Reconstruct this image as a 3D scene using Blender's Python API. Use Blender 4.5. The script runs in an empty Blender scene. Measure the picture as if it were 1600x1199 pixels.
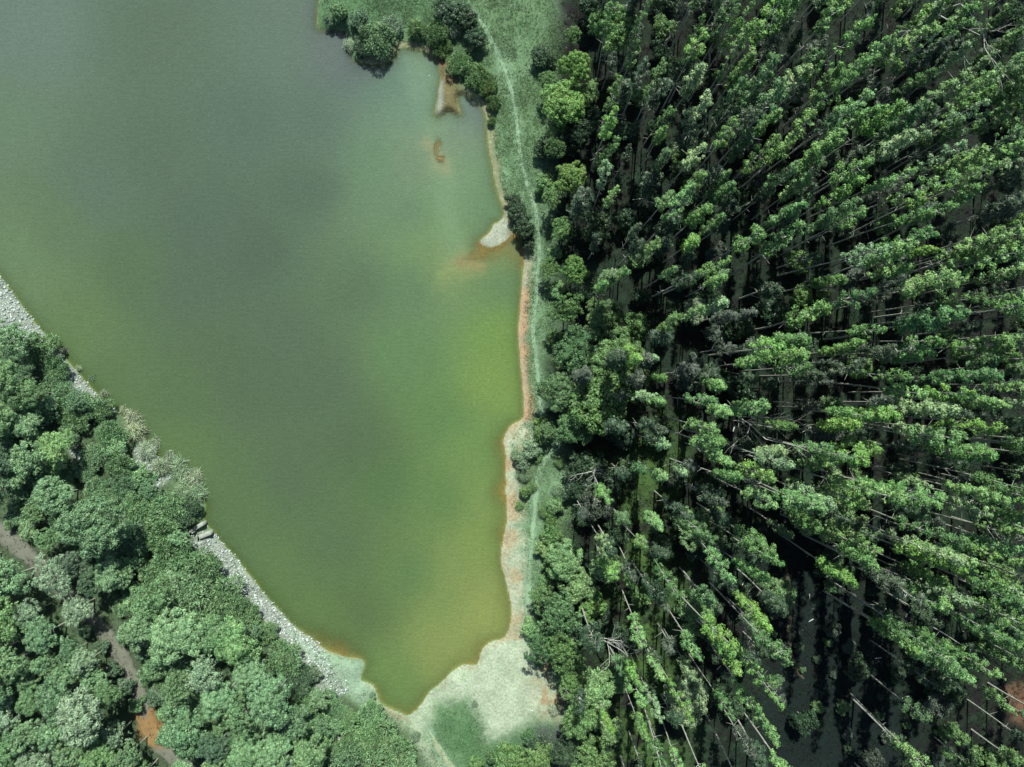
import bpy, math, numpy as np
from mathutils import Vector
R = math.radians
rng = np.random.default_rng(11)

# ------------------------------------------------------------------ camera, sky, sun, exposure
scene = bpy.context.scene
COL = scene.collection
H = 100.0                      # flying height above the lake
S = 0.0925                     # metres of ground per photo pixel
cam_d = bpy.data.cameras.new('camera'); cam = bpy.data.objects.new('camera', cam_d); COL.objects.link(cam)
cam.location = (0, 0, H); cam.rotation_euler = (0, 0, 0)
cam_d.sensor_width = 36; cam_d.lens = 36 * H / (1600 * S)
cam_d.clip_start = 1; cam_d.clip_end = 6000
scene.camera = cam
SUN_EL = 52
w = bpy.data.worlds.new('World'); scene.world = w; w.use_nodes = True
nt = w.node_tree; nt.nodes.clear()
sky = nt.nodes.new('ShaderNodeTexSky'); sky.sky_type = 'NISHITA'; sky.sun_disc = False
sky.sun_elevation = R(SUN_EL); sky.sun_rotation = R(3)
bg = nt.nodes.new('ShaderNodeBackground'); bg.inputs[1].default_value = 0.075
wo = nt.nodes.new('ShaderNodeOutputWorld')
nt.links.new(sky.outputs[0], bg.inputs[0]); nt.links.new(bg.outputs[0], wo.inputs[0])
sd = bpy.data.lights.new('sun', 'SUN'); sd.energy = 4.8; sd.angle = R(0.5); sd.color = (1, 0.97, 0.9)
sun = bpy.data.objects.new('sun', sd); COL.objects.link(sun); sun.rotation_euler = (R(-(90 - SUN_EL)), 0, R(-3)); sun.location = (0, 60, 90)
scene.view_settings.view_transform = 'Standard'; scene.view_settings.look = 'None'
scene.view_settings.exposure = 0.95; scene.view_settings.gamma = 1
GAIN = np.array((2.95, 2.75, 2.6))   # how bright a white horizontal sheet comes out in this light

# ------------------------------------------------------------------ helpers
def lin(c):
    c = np.asarray(c, float) / 255.0
    return np.where(c <= 0.04045, c / 12.92, ((c + 0.055) / 1.055) ** 2.4)
def alb(c): return np.clip(lin(c) / GAIN, 0, 0.85)      # albedo for a surface seen as c in full sun
def P(px, py, h=0.0):
    k = (H - h) / H
    return ((px - 800) * S * k, (599.5 - py) * S * k)
def pix(x, y, h=0.0):
    k = H / (H - h)
    return (x * k / S + 800, 599.5 - y * k / S)
_perm = np.random.default_rng(5).random((512, 512))
def vnoise(x, y, sc, seed=0):
    x = np.asarray(x) / sc + 37.3 + seed * 17.7; y = np.asarray(y) / sc + 91.1 + seed * 29.3
    xi = np.floor(x).astype(int); yi = np.floor(y).astype(int); fx = x - xi; fy = y - yi
    fx = fx * fx * (3 - 2 * fx); fy = fy * fy * (3 - 2 * fy)
    g = lambda a, b: _perm[a % 512, b % 512]
    return (g(xi, yi) * (1 - fx) + g(xi + 1, yi) * fx) * (1 - fy) + (g(xi, yi + 1) * (1 - fx) + g(xi + 1, yi + 1) * fx) * fy
def fbm(x, y, sc, seed=0, o=4):
    t = 0; a = 1; n = 0
    for i in range(o):
        t = t + a * (vnoise(x, y, sc / 2 ** i, seed + i) * 2 - 1); n += a; a *= 0.55
    return t / n
def seg_dist(X, Y, pts, closed=True):
    d = np.full(X.shape, 1e9); m = len(pts)
    for i in range(m if closed else m - 1):
        ax, ay = pts[i]; bx, by = pts[(i + 1) % m]
        dx, dy = bx - ax, by - ay; L = dx * dx + dy * dy + 1e-12
        t = np.clip(((X - ax) * dx + (Y - ay) * dy) / L, 0, 1)
        d = np.minimum(d, (X - ax - t * dx) ** 2 + (Y - ay - t * dy) ** 2)
    return np.sqrt(d)
def inside(X, Y, pts):
    r = np.zeros(X.shape, bool); m = len(pts)
    for i in range(m):
        ax, ay = pts[i]; bx, by = pts[(i + 1) % m]
        if ay == by: continue
        c = ((ay > Y) != (by > Y)) & (X < (bx - ax) * (Y - ay) / (by - ay) + ax)
        r ^= c
    return r
def sdf(X, Y, pp):             # pp in photo pixels; > 0 inside, metres
    pts = [P(*q) for q in pp]
    d = seg_dist(X, Y, pts)
    return np.where(inside(X, Y, pts), d, -d)
def smooth(pp, n=4):           # Catmull-Rom through the points
    out = []; m = len(pp)
    for i in range(m):
        p0, p1, p2, p3 = [np.array(pp[(i + k - 1) % m], float) for k in range(4)]
        if np.linalg.norm(p2 - p1) > 80: out.append(tuple(p1)); continue
        for k in range(n):
            t = k / n
            out.append(tuple(0.5 * (2 * p1 + (p2 - p0) * t + (2 * p0 - 5 * p1 + 4 * p2 - p3) * t * t + (3 * p1 - p0 - 3 * p2 + p3) * t ** 3)))
    return out

def mesh_np(name, V, F, smooth_shade=False, col=None, tint=None):
    me = bpy.data.meshes.new(name)
    V = np.asarray(V, np.float32); F = np.asarray(F, np.int32); k = F.shape[1]
    me.vertices.add(len(V)); me.vertices.foreach_set('co', V.ravel())
    me.loops.add(F.size); me.loops.foreach_set('vertex_index', F.ravel())
    me.polygons.add(len(F)); me.polygons.foreach_set('loop_start', np.arange(0, F.size, k, dtype=np.int32))
    me.polygons.foreach_set('loop_total', np.full(len(F), k, np.int32))
    me.update(calc_edges=True); me.validate()
    if smooth_shade: me.polygons.foreach_set('use_smooth', np.ones(len(F), bool))
    if col is not None:
        a = me.color_attributes.new('tone', 'FLOAT_COLOR', 'POINT')
        c = np.ones((len(V), 4), np.float32); c[:, :3] = col; a.data.foreach_set('color', c.ravel())
    if tint is not None:
        a = me.attributes.new('tint', 'FLOAT', 'POINT'); a.data.foreach_set('value', np.asarray(tint, np.float32))
    return me
def link(name, me, mat=None, parent=None):
    o = bpy.data.objects.new(name, me); COL.objects.link(o)
    if mat: me.materials.clear(); me.materials.append(mat)
    if parent: o.parent = parent
    return o
def thing(name, label, cat, loc, group=None, rz=0.0):
    o = bpy.data.objects.new(name, None); COL.objects.link(o); o.empty_display_size = 0.3
    o.location = loc; o.rotation_euler = (0, 0, rz); o['label'] = label; o['category'] = cat
    if group: o['group'] = group
    return o

# ------------------------------------------------------------------ materials
def new_mat(name):
    m = bpy.data.materials.new(name); m.use_nodes = True; t = m.node_tree; t.nodes.clear()
    out = t.nodes.new('ShaderNodeOutputMaterial'); b = t.nodes.new('ShaderNodeBsdfPrincipled')
    t.links.new(b.outputs[0], out.inputs[0]); return m, t, b, out
def N(t, typ, **kw):
    n = t.nodes.new(typ)
    for k, v in kw.items(): setattr(n, k, v)
    return n
def noise(t, scale, detail=4, rough=0.6, vec=None, dist=0.0):
    n = N(t, 'ShaderNodeTexNoise'); n.inputs['Scale'].default_value = scale; n.inputs['Detail'].default_value = detail
    n.inputs['Roughness'].default_value = rough; n.inputs['Distortion'].default_value = dist
    if vec is not None: t.links.new(vec, n.inputs['Vector'])
    return n.outputs[0]
def mrange(t, v, a, b, c, d):
    n = N(t, 'ShaderNodeMapRange'); t.links.new(v, n.inputs[0])
    for i, q in enumerate((a, b, c, d)): n.inputs[i + 1].default_value = q
    return n.outputs[0]
def mul(t, a, b, op='MULTIPLY'):
    n = N(t, 'ShaderNodeMath', operation=op)
    for i, q in enumerate((a, b)):
        if isinstance(q, (int, float)): n.inputs[i].default_value = q
        else: t.links.new(q, n.inputs[i])
    return n.outputs[0]
def vscale(t, c, f):
    n = N(t, 'ShaderNodeVectorMath', operation='SCALE'); t.links.new(c, n.inputs[0])
    if isinstance(f, (int, float)): n.inputs['Scale'].default_value = f
    else: t.links.new(f, n.inputs['Scale'])
    return n.outputs[0]
def attr(t, name, out):
    n = N(t, 'ShaderNodeAttribute', attribute_name=name); return n.outputs[out]
def pos(t):
    return N(t, 'ShaderNodeNewGeometry').outputs['Position']
def bump(t, b, h, strength, dist):
    n = N(t, 'ShaderNodeBump'); n.inputs['Strength'].default_value = strength; n.inputs['Distance'].default_value = dist
    t.links.new(h, n.inputs['Height']); t.links.new(n.outputs[0], b.inputs['Normal'])

def leaf_material():
    m, t, b, out = new_mat('foliage')
    oi = N(t, 'ShaderNodeObjectInfo')
    f = mul(t, mrange(t, attr(t, 'tint', 'Fac'), 0, 1, 0.55, 1.5), mrange(t, noise(t, 0.45, 3, vec=pos(t)), 0.3, 0.7, 0.8, 1.22))
    c = vscale(t, oi.outputs['Color'], f)
    # young leaves lean to yellow green
    hs = N(t, 'ShaderNodeHueSaturation'); t.links.new(c, hs.inputs['Color'])
    t.links.new(mrange(t, noise(t, 0.9, 2, vec=pos(t)), 0.3, 0.7, 0.515, 0.485), hs.inputs['Hue']); 
    t.links.new(hs.outputs[0], b.inputs['Base Color'])
    b.inputs['Roughness'].default_value = 0.5; b.inputs['Specular IOR Level'].default_value = 0.28
    tr = N(t, 'ShaderNodeBsdfTranslucent'); t.links.new(hs.outputs[0], tr.inputs['Color'])
    mx = N(t, 'ShaderNodeMixShader'); mx.inputs[0].default_value = 0.12
    t.links.new(b.outputs[0], mx.inputs[1]); t.links.new(tr.outputs[0], mx.inputs[2]); t.links.new(mx.outputs[0], out.inputs[0])
    return m
LEAF = leaf_material()
def simple_mat(name, c, var=0.3, sc=6, rough=0.85, bumpd=0.02, c2=None):
    m, t, b, out = new_mat(name)
    n = noise(t, sc, 5, 0.65, vec=pos(t))
    mx = N(t, 'ShaderNodeMix', data_type='RGBA'); t.links.new(mrange(t, n, 0.3, 0.7, 0, 1), mx.inputs[0])
    c = np.array(c); c2 = np.array(c2) if c2 is not None else c * (1 + var)
    mx.inputs[6].default_value = (*(c * (1 - var)), 1); mx.inputs[7].default_value = (*c2, 1)
    t.links.new(mx.outputs[2], b.inputs['Base Color']); b.inputs['Roughness'].default_value = rough
    b.inputs['Specular IOR Level'].default_value = 0.2
    bump(t, b, n, 0.6, bumpd)
    return m
BARK = simple_mat('bark', (0.27, 0.29, 0.24), 0.35, 2.5)
DEADWOOD = simple_mat('dead_wood', (0.33, 0.35, 0.31), 0.25, 3)
def tone_mat(name, fine=3.0, amp=0.5, bumps=0.6, bd=0.12, rough=0.9):
    m, t, b, out = new_mat(name)
    n1 = noise(t, fine, 6, 0.7, vec=pos(t)); n2 = noise(t, 0.35, 4, 0.6, vec=pos(t))
    f = mul(t, mrange(t, n1, 0.25, 0.75, 1 - amp, 1 + amp), mrange(t, n2, 0.3, 0.7, 0.86, 1.14))
    t.links.new(vscale(t, attr(t, 'tone', 'Color'), f), b.inputs['Base Color'])
    b.inputs['Roughness'].default_value = rough; b.inputs['Specular IOR Level'].default_value = 0.15
    bump(t, b, n1, bumps, bd)
    return m
GROUND = tone_mat('ground_soil_and_turf', 3.2, 0.42, 0.7, 0.16)
PATHM = tone_mat('trodden_earth', 4.0, 0.14, 0.4, 0.05)
STONEM = tone_mat('broken_stone', 5.0, 0.25, 0.4, 0.05)
GRASSM = tone_mat('grass_blades', 1.5, 0.25, 0.0, 0.01, 0.7)

def water_material():
    m, t, b, out = new_mat('lake_water')
    mp = N(t, 'ShaderNodeMapping'); t.links.new(pos(t), mp.inputs['Vector']); mp.inputs['Scale'].default_value = (0.45, 2.0, 1)
    n1 = noise(t, 1.4, 5, 0.75, vec=mp.outputs[0]); n2 = noise(t, 0.10, 4, 0.6, vec=pos(t), dist=0.4)
    n3 = noise(t, 5.5, 3, 0.6, vec=mp.outputs[0])
    f = mul(t, mrange(t, n1, 0.25, 0.75, 0.86, 1.14), mrange(t, n2, 0.3, 0.7, 0.98, 1.02))
    f = mul(t, f, mrange(t, n3, 0.25, 0.75, 0.76, 1.24))
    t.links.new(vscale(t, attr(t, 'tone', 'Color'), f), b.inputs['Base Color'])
    b.inputs['Roughness'].default_value = 0.12; b.inputs['IOR'].default_value = 1.33
    bump(t, b, n1, 0.35, 0.06)
    tr = N(t, 'ShaderNodeBsdfTransparent'); tr.inputs[0].default_value = (0.85, 0.92, 0.75, 1)
    mx = N(t, 'ShaderNodeMixShader'); t.links.new(attr(t, 'murk', 'Fac'), mx.inputs[0])
    t.links.new(tr.outputs[0], mx.inputs[1]); t.links.new(b.outputs[0], mx.inputs[2]); t.links.new(mx.outputs[0], out.inputs[0])
    return m
WATER = water_material()

# ------------------------------------------------------------------ the lake's outline (photo pixels at water level)
SHORE = [(495,-60),(498,0),(497,20),(498,43),(515,46),(541,50),(546,68),(549,85),(565,98),(598,100),(616,90),(627,76),(640,77),(662,82),(680,92),
 (688,112),(688,130),(684,155),(680,179),(690,180),(702,174),(719,179),(715,165),(715,152),(724,148),(738,153),(750,165),(758,182),(760,205),(764,235),(769,262),
 (774,290),(780,312),(787,332),(782,345),(771,350),(765,362),(750,376),(753,384),(772,386),(788,378),(802,368),(813,376),(817,390),(816,430),(812,470),
 (810,520),(811,560),(815,600),(818,640),(815,655),(799,664),(790,678),(787,695),(791,712),(791,740),(790,780),(791,815),(787,835),(783,860),(781,880),(787,900),
 (794,925),(798,950),(796,975),(788,995),(770,1002),(757,1010),(750,1024),(745,1038),(725,1039),(705,1050),(690,1065),(670,1083),(655,1104),(638,1117),(622,1112),
 (607,1106),(595,1098),(590,1085),(584,1071),(574,1066),(564,1062),(568,1048),(570,1040),(564,1030),(545,1028),(525,1022),(505,1013),(485,998),(465,982),(440,958),
 (415,930),(390,898),(365,868),(345,846),(335,832),(322,818),(318,806),(322,790),(305,772),(280,748),(255,722),(230,690),(205,662),(175,636),(148,610),(100,556),(50,498),
 (0,430),(-60,350),(-300,60),(-1300,-200),(-1200,-900),(-200,-1000),(480,-560)]
SHORE = smooth(SHORE, 3)
FLOOR_PP = [(862,-900),(868,0),(862,100),(858,300),(862,420),(868,500),(852,560),(850,640),(874,700),(893,760),(880,860),(852,900),(838,960),(852,1010),(882,1060),(900,1140),(905,1199),(930,2000),(4000,2000),(4000,-900)]
LEFT_PP = [(-900,-400),(-60,430),(0,500),(50,535),(120,598),(170,640),(240,725),(300,800),(310,850),(360,905),(420,965),(480,1025),(520,1075),(555,1105),(620,1140),(660,1190),(680,1300),(800,2200),(-900,2200)]
TRACK = [(-60,765),(0,805),(55,850),(95,885),(130,925),(160,955),(185,980),(205,1012),(225,1050),(240,1085),(246,1115),(262,1140),(285,1165),(312,1190),(330,1230)]
PATH_N = [(735,20),(755,42),(772,75),(788,108),(800,145),(808,200),(813,250),(823,290),(835,325),(841,360),(843,395),(839,430),(838,470),(833,500),(833,530),(838,560),(841,600),(843,640),(850,670)]
PATH_S = [(872,690),(862,705),(848,722),(839,745),(836,790),(832,830),(829,870),(826,920),(822,962)]
PATH_B = [(672,1142),(682,1160),(697,1182),(712,1203),(735,1240)]
TRAIL = [(1222,880),(1230,930),(1226,980),(1228,1015),(1236,1040),(1250,1055)]

# ------------------------------------------------------------------ ground sheet: fine over the place, stretched out to the horizon
def axis(lo, hi, st):
    inner = np.arange(lo, hi + 1e-6, st); step = st; out = []; v = hi
    while v < 3000: step *= 1.22; v += step; out.append(v)
    out = np.array(out); return np.concatenate([-(out - hi) [::-1] + lo, inner, out])
ax = axis(-84, 84, 0.3); ay = axis(-66, 66, 0.3)
GX, GY = np.meshgrid(ax, ay)
wob = fbm(GX, GY, 3.0, 3) * 0.35
LAND = -sdf(GX, GY, SHORE) + wob * 0.5           # > 0 on land
near_left = sdf(GX, GY, LEFT_PP)
spit = np.exp(-((GX - P(700,150)[0]) ** 2 + (GY - P(700,150)[1]) ** 2) / 3.2 ** 2)
topbank = (np.exp(-((GX - P(520,20)[0]) ** 2 + (GY - P(520,20)[1]) ** 2) / 3.5 ** 2))
leftbank = 1 / (1 + np.exp(np.clip((GX + GY * 0.0 - (P(520,0)[0])) / 2.0, -30, 30))) * (GY < 20)
steep = 0.16 + 0.9 * spit + 0.9 * topbank + 0.45 * leftbank
steep = steep + 2.5 * spit
shelf = 0
for a, b, r_, k in ((780,700,26,0.8),(778,770,24,1.0),(775,830,20,0.7),(535,1010,26,1.0),(500,985,18,0.6),(735,1015,34,0.6),(790,940,22,0.5),(640,1095,22,0.5),(600,1080,14,0.5),(765,405,40,0.5)):
    q = P(a, b); shelf = shelf + k * np.exp(-((GX - q[0]) ** 2 + (GY - q[1]) ** 2) / (r_ * S * 1.3) ** 2)
shelf = np.clip(shelf, 0, 1)
top = 0.55 + 0.25 * spit + 0.4 * topbank + 1.9 * leftbank
inland = np.clip(LAND - 3, 0, 30) * 0.03
HGT = np.where(LAND > 0, top * (1 - np.exp(-np.clip(LAND, 0, 99) * steep / top)) + inland, -3.0 * (1 - np.exp(np.clip(LAND, -99, 0) * (0.26 - 0.20 * shelf))))
# the drowned sandbar and the shoal south of the little point
def blob(px, py, rx, ry, a=0):
    x, y = P(px, py); c, s_ = math.cos(a), math.sin(a); u = (GX - x) * c + (GY - y) * s_; v = -(GX - x) * s_ + (GY - y) * c
    return np.exp(-(u / rx) ** 2 - (v / ry) ** 2)
shoal = np.clip(0.5 * blob(740, 410, 5.5, 2.2, 0.5) * (0.6 + fbm(GX, GY, 1.5, 71)) + 0.45 * blob(690, 250, 1.5, 4.0, 0.15) + 1.0 * blob(686, 235, 0.7, 2.3, 0.15) + 0.65 * blob(740, 402, 3.0, 1.2, 0.3) + 0.55 * blob(795, 395, 2.2, 2.6) + 0.35 * blob(665, 238, 2.2, 1.2), 0, 1)
shoal = shoal * np.clip(0.9 + 0.5 * fbm(GX, GY, 0.9, 73, 2), 0.4, 1)
HGT = np.where(LAND < 0, HGT * (1 - shoal * 0.965), HGT)
HGT += np.where(LAND > 0.3, fbm(GX, GY, 1.6, 9) * 0.10 * np.clip(LAND, 0, 1), 0)
zi = lambda x, y: HGTat(x, y)
def HGTat(x, y):
    i = int(np.clip(np.searchsorted(ay, y) - 1, 0, len(ay) - 2)); j = int(np.clip(np.searchsorted(ax, x) - 1, 0, len(ax) - 2))
    fy = (y - ay[i]) / (ay[i + 1] - ay[i]); fx = (x - ax[j]) / (ax[j + 1] - ax[j])
    return float((HGT[i, j] * (1 - fx) + HGT[i, j + 1] * fx) * (1 - fy) + (HGT[i + 1, j] * (1 - fx) + HGT[i + 1, j + 1] * fx) * fy)
def gridval(A, x, y):
    i = np.clip(np.searchsorted(ay, y) - 1, 0, len(ay) - 2); j = np.clip(np.searchsorted(ax, x) - 1, 0, len(ax) - 2); return A[i, j]

n_big = fbm(GX, GY, 6, 21); n_mid = fbm(GX, GY, 1.8, 31); n_fin = fbm(GX, GY, 0.8, 41, 2)
C = np.zeros(GX.shape + (3,)) + alb((126, 160, 112))
def lay(mask, c):
    global C
    m = np.clip(mask, 0, 1)[..., None]; C = C * (1 - m) + alb(c) * m
def soft(d, f=0.5, nz=0.8): return np.clip((d + n_mid * nz) / f * 0.5 + 0.5, 0, 1)
lay(np.clip(n_big * 1.6 + 0.35, 0, 1) * 0.7, (150, 184, 138))
lay(np.clip(n_mid * 2.2 - 0.3, 0, 1) * 0.6, (98, 138, 92))
lay(soft(sdf(GX, GY, [(500,-200),(500,40),(560,40),(640,60),(700,60),(720,20),(740,-200)]), 2) * 0.75, (98, 140, 92))
# bare beach by the water, east and south
yy = 599.5 - GY / S; xx = GX / S + 800
BEACH = [(800,655),(820,650),(832,660),(830,690),(808,705),(812,740),(812,780),(815,830),(826,870),(824,940),(818,985),(835,1010),(848,1050),(872,1080),(880,1125),(850,1120),(800,1135),(762,1150),(735,1095),(700,1090),(680,1100),(670,1140),(700,1200),(660,1199),(640,1150),(610,1125),(590,1100),(560,1060),(600,1020),(700,980),(760,960),(750,800),(760,680)]
lay(soft(sdf(GX, GY, BEACH), 1.0, 1.5), (206, 222, 182))
lay(soft(sdf(GX, GY, BEACH), 1.0, 1.5) * np.clip(n_mid * 2.5 + n_fin - 0.5, 0, 1) * 0.6, (168, 196, 150))
lay(soft(sdf(GX, GY, BEACH), 1.0, 1.5) * np.clip(n_fin * 3 - 1.0, 0, 1) * 0.5, (224, 224, 200))
lay(soft(sdf(GX, GY, BEACH), 1.0) * (yy > 985) * np.clip(1.0 - np.abs(LAND - 0.45 - 0.5 * n_mid) / 0.4, 0, 1) * np.clip(n_big * 2 + 0.4, 0, 1) * 0.8, (206, 160, 112))
for q in ([(700,1095),(740,1065),(790,1060),(840,1090)], [(760,1150),(800,1120),(850,1112)], [(740,1100),(765,1135),(790,1150)]):
    lay(np.clip(1.2 - np.abs(seg_dist(GX, GY, [P(*k) for k in q], False) - 0.6 + 0.3 * n_mid) / 0.25, 0, 1) * 0.35, (226, 232, 206))
lay(soft(sdf(GX, GY, [(770,1000),(830,1010),(850,1060),(845,1110),(780,1130),(750,1080),(740,1035)]), 1.2) * 0.6, (212, 224, 186))
east = (xx > 700) * (yy > 400) * (yy < 660)
lay(east * soft(1.25 - LAND, 0.5, 0.9), (186, 186, 150))
lay(east * soft(0.75 - np.abs(LAND - 0.5) * 1.2, 0.6, 1.2) * (yy > 450) * 0.8, (224, 174, 126))
lay(east * np.clip(1 - np.abs(LAND - 0.35) / 0.3, 0, 1) * (yy > 430) * 0.6, (222, 206, 170))
low = (xx > 740) * (yy > 655) * (yy < 1000)
lay(low * np.clip(1 - np.abs(LAND - 0.3) / 0.35, 0, 1) * 0.5, (226, 212, 180))
lay(low * soft(2.2 - LAND, 0.8, 1.4) * np.clip(n_mid * 1.5 + 0.6, 0, 1), (212, 200, 156))
lay(low * np.clip(n_mid * 3 - 0.7, 0, 1) * soft(3.2 - LAND, 0.8) * 0.6, (204, 168, 124))
lay((xx > 790) * (xx < 900) * (yy > 1020) * (yy < 1130) * soft(sdf(GX, GY, [(838,1020),(858,1030),(850,1060),(870,1080),(876,1120),(860,1120),(838,1080)]), 0.8, 2.2) * np.clip(n_fin * 2 + n_mid + 0.6, 0, 1) * 0.8, (186, 154, 108))
upper = (xx > 560) * (yy < 400)
lay(upper * soft(1.0 - LAND, 0.5, 0.5), (176, 178, 132))
lay(soft(sdf(GX, GY, [(683,90),(705,95),(722,140),(720,182),(680,182),(688,130)]), 0.8, 0.5), (150, 142, 96))
lay(soft(sdf(GX, GY, [(672,78),(700,88),(716,130),(708,140),(690,110)]), 0.8, 1.0) * 0.7, (140, 104, 78))
lay(soft(sdf(GX, GY, [(684,180),(690,182),(692,130),(686,130)]), 0.3, 0.2) , (196, 206, 184))
lay(soft(sdf(GX, GY, [(745,384),(775,390),(792,378),(800,350),(785,338),(768,350),(758,366)]), 0.6, 0.8), (206, 212, 182))
lay(soft(sdf(GX, GY, [(795,342),(818,350),(818,392),(800,375)]), 0.6, 0.6) * 0.9, (150, 128, 84))
# green hollow at the foot of the beach, painted shade and dull soil by the wood
lay(soft(sdf(GX, GY, [(690,1108),(730,1098),(745,1120),(760,1155),(772,1180),(790,1205),(725,1215),(700,1180),(680,1150)]), 2.0, 2.6) * 0.85, (100, 142, 92))
lay(soft(sdf(GX, GY, [(790,1150),(840,1125),(880,1130),(900,1240),(760,1240),(770,1185)]), 1.6, 1.2) * 0.9, (100, 136, 96))  # green shade patches put into the turf colour
lay(soft(sdf(GX, GY, [(842,1135),(882,1132),(892,1240),(850,1240)]), 1.0, 0.6), (105, 106, 104))  # grey path, with the shade on it painted into its colour
lay(soft(sdf(GX, GY, [(868,-80),(898,-60),(905,40),(915,95),(897,98),(878,50)]), 1.0, 0.8), (108, 104, 108))
# forest floor
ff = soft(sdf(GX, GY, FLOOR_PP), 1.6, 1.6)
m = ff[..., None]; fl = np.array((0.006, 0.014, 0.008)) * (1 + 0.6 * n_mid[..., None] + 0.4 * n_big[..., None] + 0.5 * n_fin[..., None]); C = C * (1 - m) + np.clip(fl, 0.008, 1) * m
lit_strip = np.clip(1 - np.abs((xx - 1010) / 95), 0, 1) * np.clip((yy - 600) / 120, 0, 1) * ff
lay(lit_strip * np.clip(n_mid * 1.6 + 0.7, 0, 1), (92, 124, 62))  # green undergrowth tint, brightened to paint in the sunlit strips
lay(ff * np.clip(n_fin * 3 - 1, 0, 1) * 0.5, (70, 84, 56))
lay(ff * soft(sdf(GX, GY, [(1190,860),(1290,860),(1380,1010),(1440,1199),(1180,1250),(1180,1000)]), 3, 2) * 0.85, (24, 40, 38))  # tree shade over the open floor, painted in as darker ground
lay(soft(sdf(GX, GY, [(1562,1070),(1600,1062),(1640,1090),(1620,1125),(1572,1118)]), 1.2, 1.2) * 0.9, (150, 112, 86))
# left bank under the scrub
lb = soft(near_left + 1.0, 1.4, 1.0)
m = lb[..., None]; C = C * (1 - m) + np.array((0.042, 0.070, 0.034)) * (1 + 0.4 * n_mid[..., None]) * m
dt = seg_dist(GX, GY, [P(*q) for q in TRACK], False)
lay(soft(1.3 - dt, 0.9, 0.9), (100, 104, 84))
lay(soft(sdf(GX, GY, [(232,1092),(252,1090),(268,1120),(262,1140),(236,1138)]), 0.8, 1.2), (196, 146, 88))
RIP = [[(-80,340),(0,432),(50,500),(100,560),(148,612),(180,640),(140,628),(96,598),(50,548),(0,508),(-80,470)],
       [(316,826),(336,832),(366,868),(415,930),(465,982),(505,1013),(520,1040),(545,1075),(530,1085),(495,1060),(455,1010),(410,962),(365,918),(330,872),(303,845)],
       [(520,1120),(540,1125),(545,1150),(530,1160),(518,1140)], [(215,700),(240,690),(270,745),(250,762),(228,735)], [(125,700),(150,715),(160,745),(140,735)]]
for rp in RIP: lay(soft(sdf(GX, GY, rp), 0.5, 0.4), (184, 192, 172))
lay(soft(sdf(GX, GY, [(455,985),(500,1012),(525,1022),(566,1032),(572,1060),(592,1090),(570,1100),(530,1070),(500,1040)]), 0.9, 0.5), (178, 206, 168))
# paths worn into the turf
for pp, wd in ((PATH_N, 0.42), (PATH_S, 0.42), (PATH_B, 0.55)):
    d = seg_dist(GX, GY, [P(*q) for q in pp], False); lay(np.clip((wd + 0.5 - d + n_mid * 0.25) / 0.7, 0, 1) * 0.55, (160, 196, 156))
# lake bed: rusty silt close in, ochre mud farther out
bed = LAND < 0
rust = np.clip(-0.1 + shelf + n_mid * 0.5, 0, 1)
cb = alb((186, 186, 130)) * (1 - rust[..., None]) + alb((198, 146, 88)) * rust[..., None]
cb = np.where((shoal[..., None] > 0.15), alb((206, 150, 96)), cb)
green_edge = (sdf(GX, GY, [(330,820),(345,830),(450,935),(470,975),(300,900)]) > -0.5) | ((xx < 330) & (yy > 400))
cb = np.where(green_edge[..., None], alb((150, 158, 84)), cb)
C = np.where(bed[..., None], cb, C)
C *= (1 + 0.10 * n_fin[..., None])

ny, nx = GX.shape
idx = np.arange(nx * ny).reshape(ny, nx)
FQ = np.stack([idx[:-1, :-1], idx[:-1, 1:], idx[1:, 1:], idx[1:, :-1]], -1).reshape(-1, 4)
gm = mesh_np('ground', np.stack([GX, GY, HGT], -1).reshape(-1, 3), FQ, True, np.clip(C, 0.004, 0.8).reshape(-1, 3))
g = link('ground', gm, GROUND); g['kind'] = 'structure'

# ------------------------------------------------------------------ water
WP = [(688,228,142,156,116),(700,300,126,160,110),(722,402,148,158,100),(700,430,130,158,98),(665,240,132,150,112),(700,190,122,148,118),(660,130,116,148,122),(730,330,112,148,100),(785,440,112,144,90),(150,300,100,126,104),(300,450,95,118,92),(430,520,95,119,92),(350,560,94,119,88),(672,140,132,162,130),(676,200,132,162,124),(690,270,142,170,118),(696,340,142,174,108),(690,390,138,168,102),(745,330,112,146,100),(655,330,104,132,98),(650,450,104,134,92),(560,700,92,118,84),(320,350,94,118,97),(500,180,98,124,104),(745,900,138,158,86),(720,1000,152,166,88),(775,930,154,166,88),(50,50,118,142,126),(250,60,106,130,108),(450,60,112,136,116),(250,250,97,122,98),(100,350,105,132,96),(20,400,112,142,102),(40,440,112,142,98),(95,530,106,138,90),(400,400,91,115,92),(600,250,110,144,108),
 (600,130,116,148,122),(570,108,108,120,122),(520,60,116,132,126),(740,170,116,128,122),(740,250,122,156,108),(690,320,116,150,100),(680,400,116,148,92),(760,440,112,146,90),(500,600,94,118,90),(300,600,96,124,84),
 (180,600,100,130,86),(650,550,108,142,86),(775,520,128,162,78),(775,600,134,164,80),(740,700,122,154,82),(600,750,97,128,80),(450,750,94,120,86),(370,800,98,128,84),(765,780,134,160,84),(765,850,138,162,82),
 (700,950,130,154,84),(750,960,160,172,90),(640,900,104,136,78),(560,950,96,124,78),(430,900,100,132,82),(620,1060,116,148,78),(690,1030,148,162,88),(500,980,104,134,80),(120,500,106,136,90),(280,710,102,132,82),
 (0,200,110,138,108),(380,200,96,122,102),(480,300,93,118,96),(560,450,96,124,92),(200,420,96,124,88),(400,600,94,118,88),(520,850,95,123,84),(660,180,118,152,116),(650,240,124,150,108),(680,270,120,144,106),(690,780,108,140,78),(690,650,108,142,80)]  # top-left sky reflection and purple shadow by the spit painted into these colours
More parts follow.
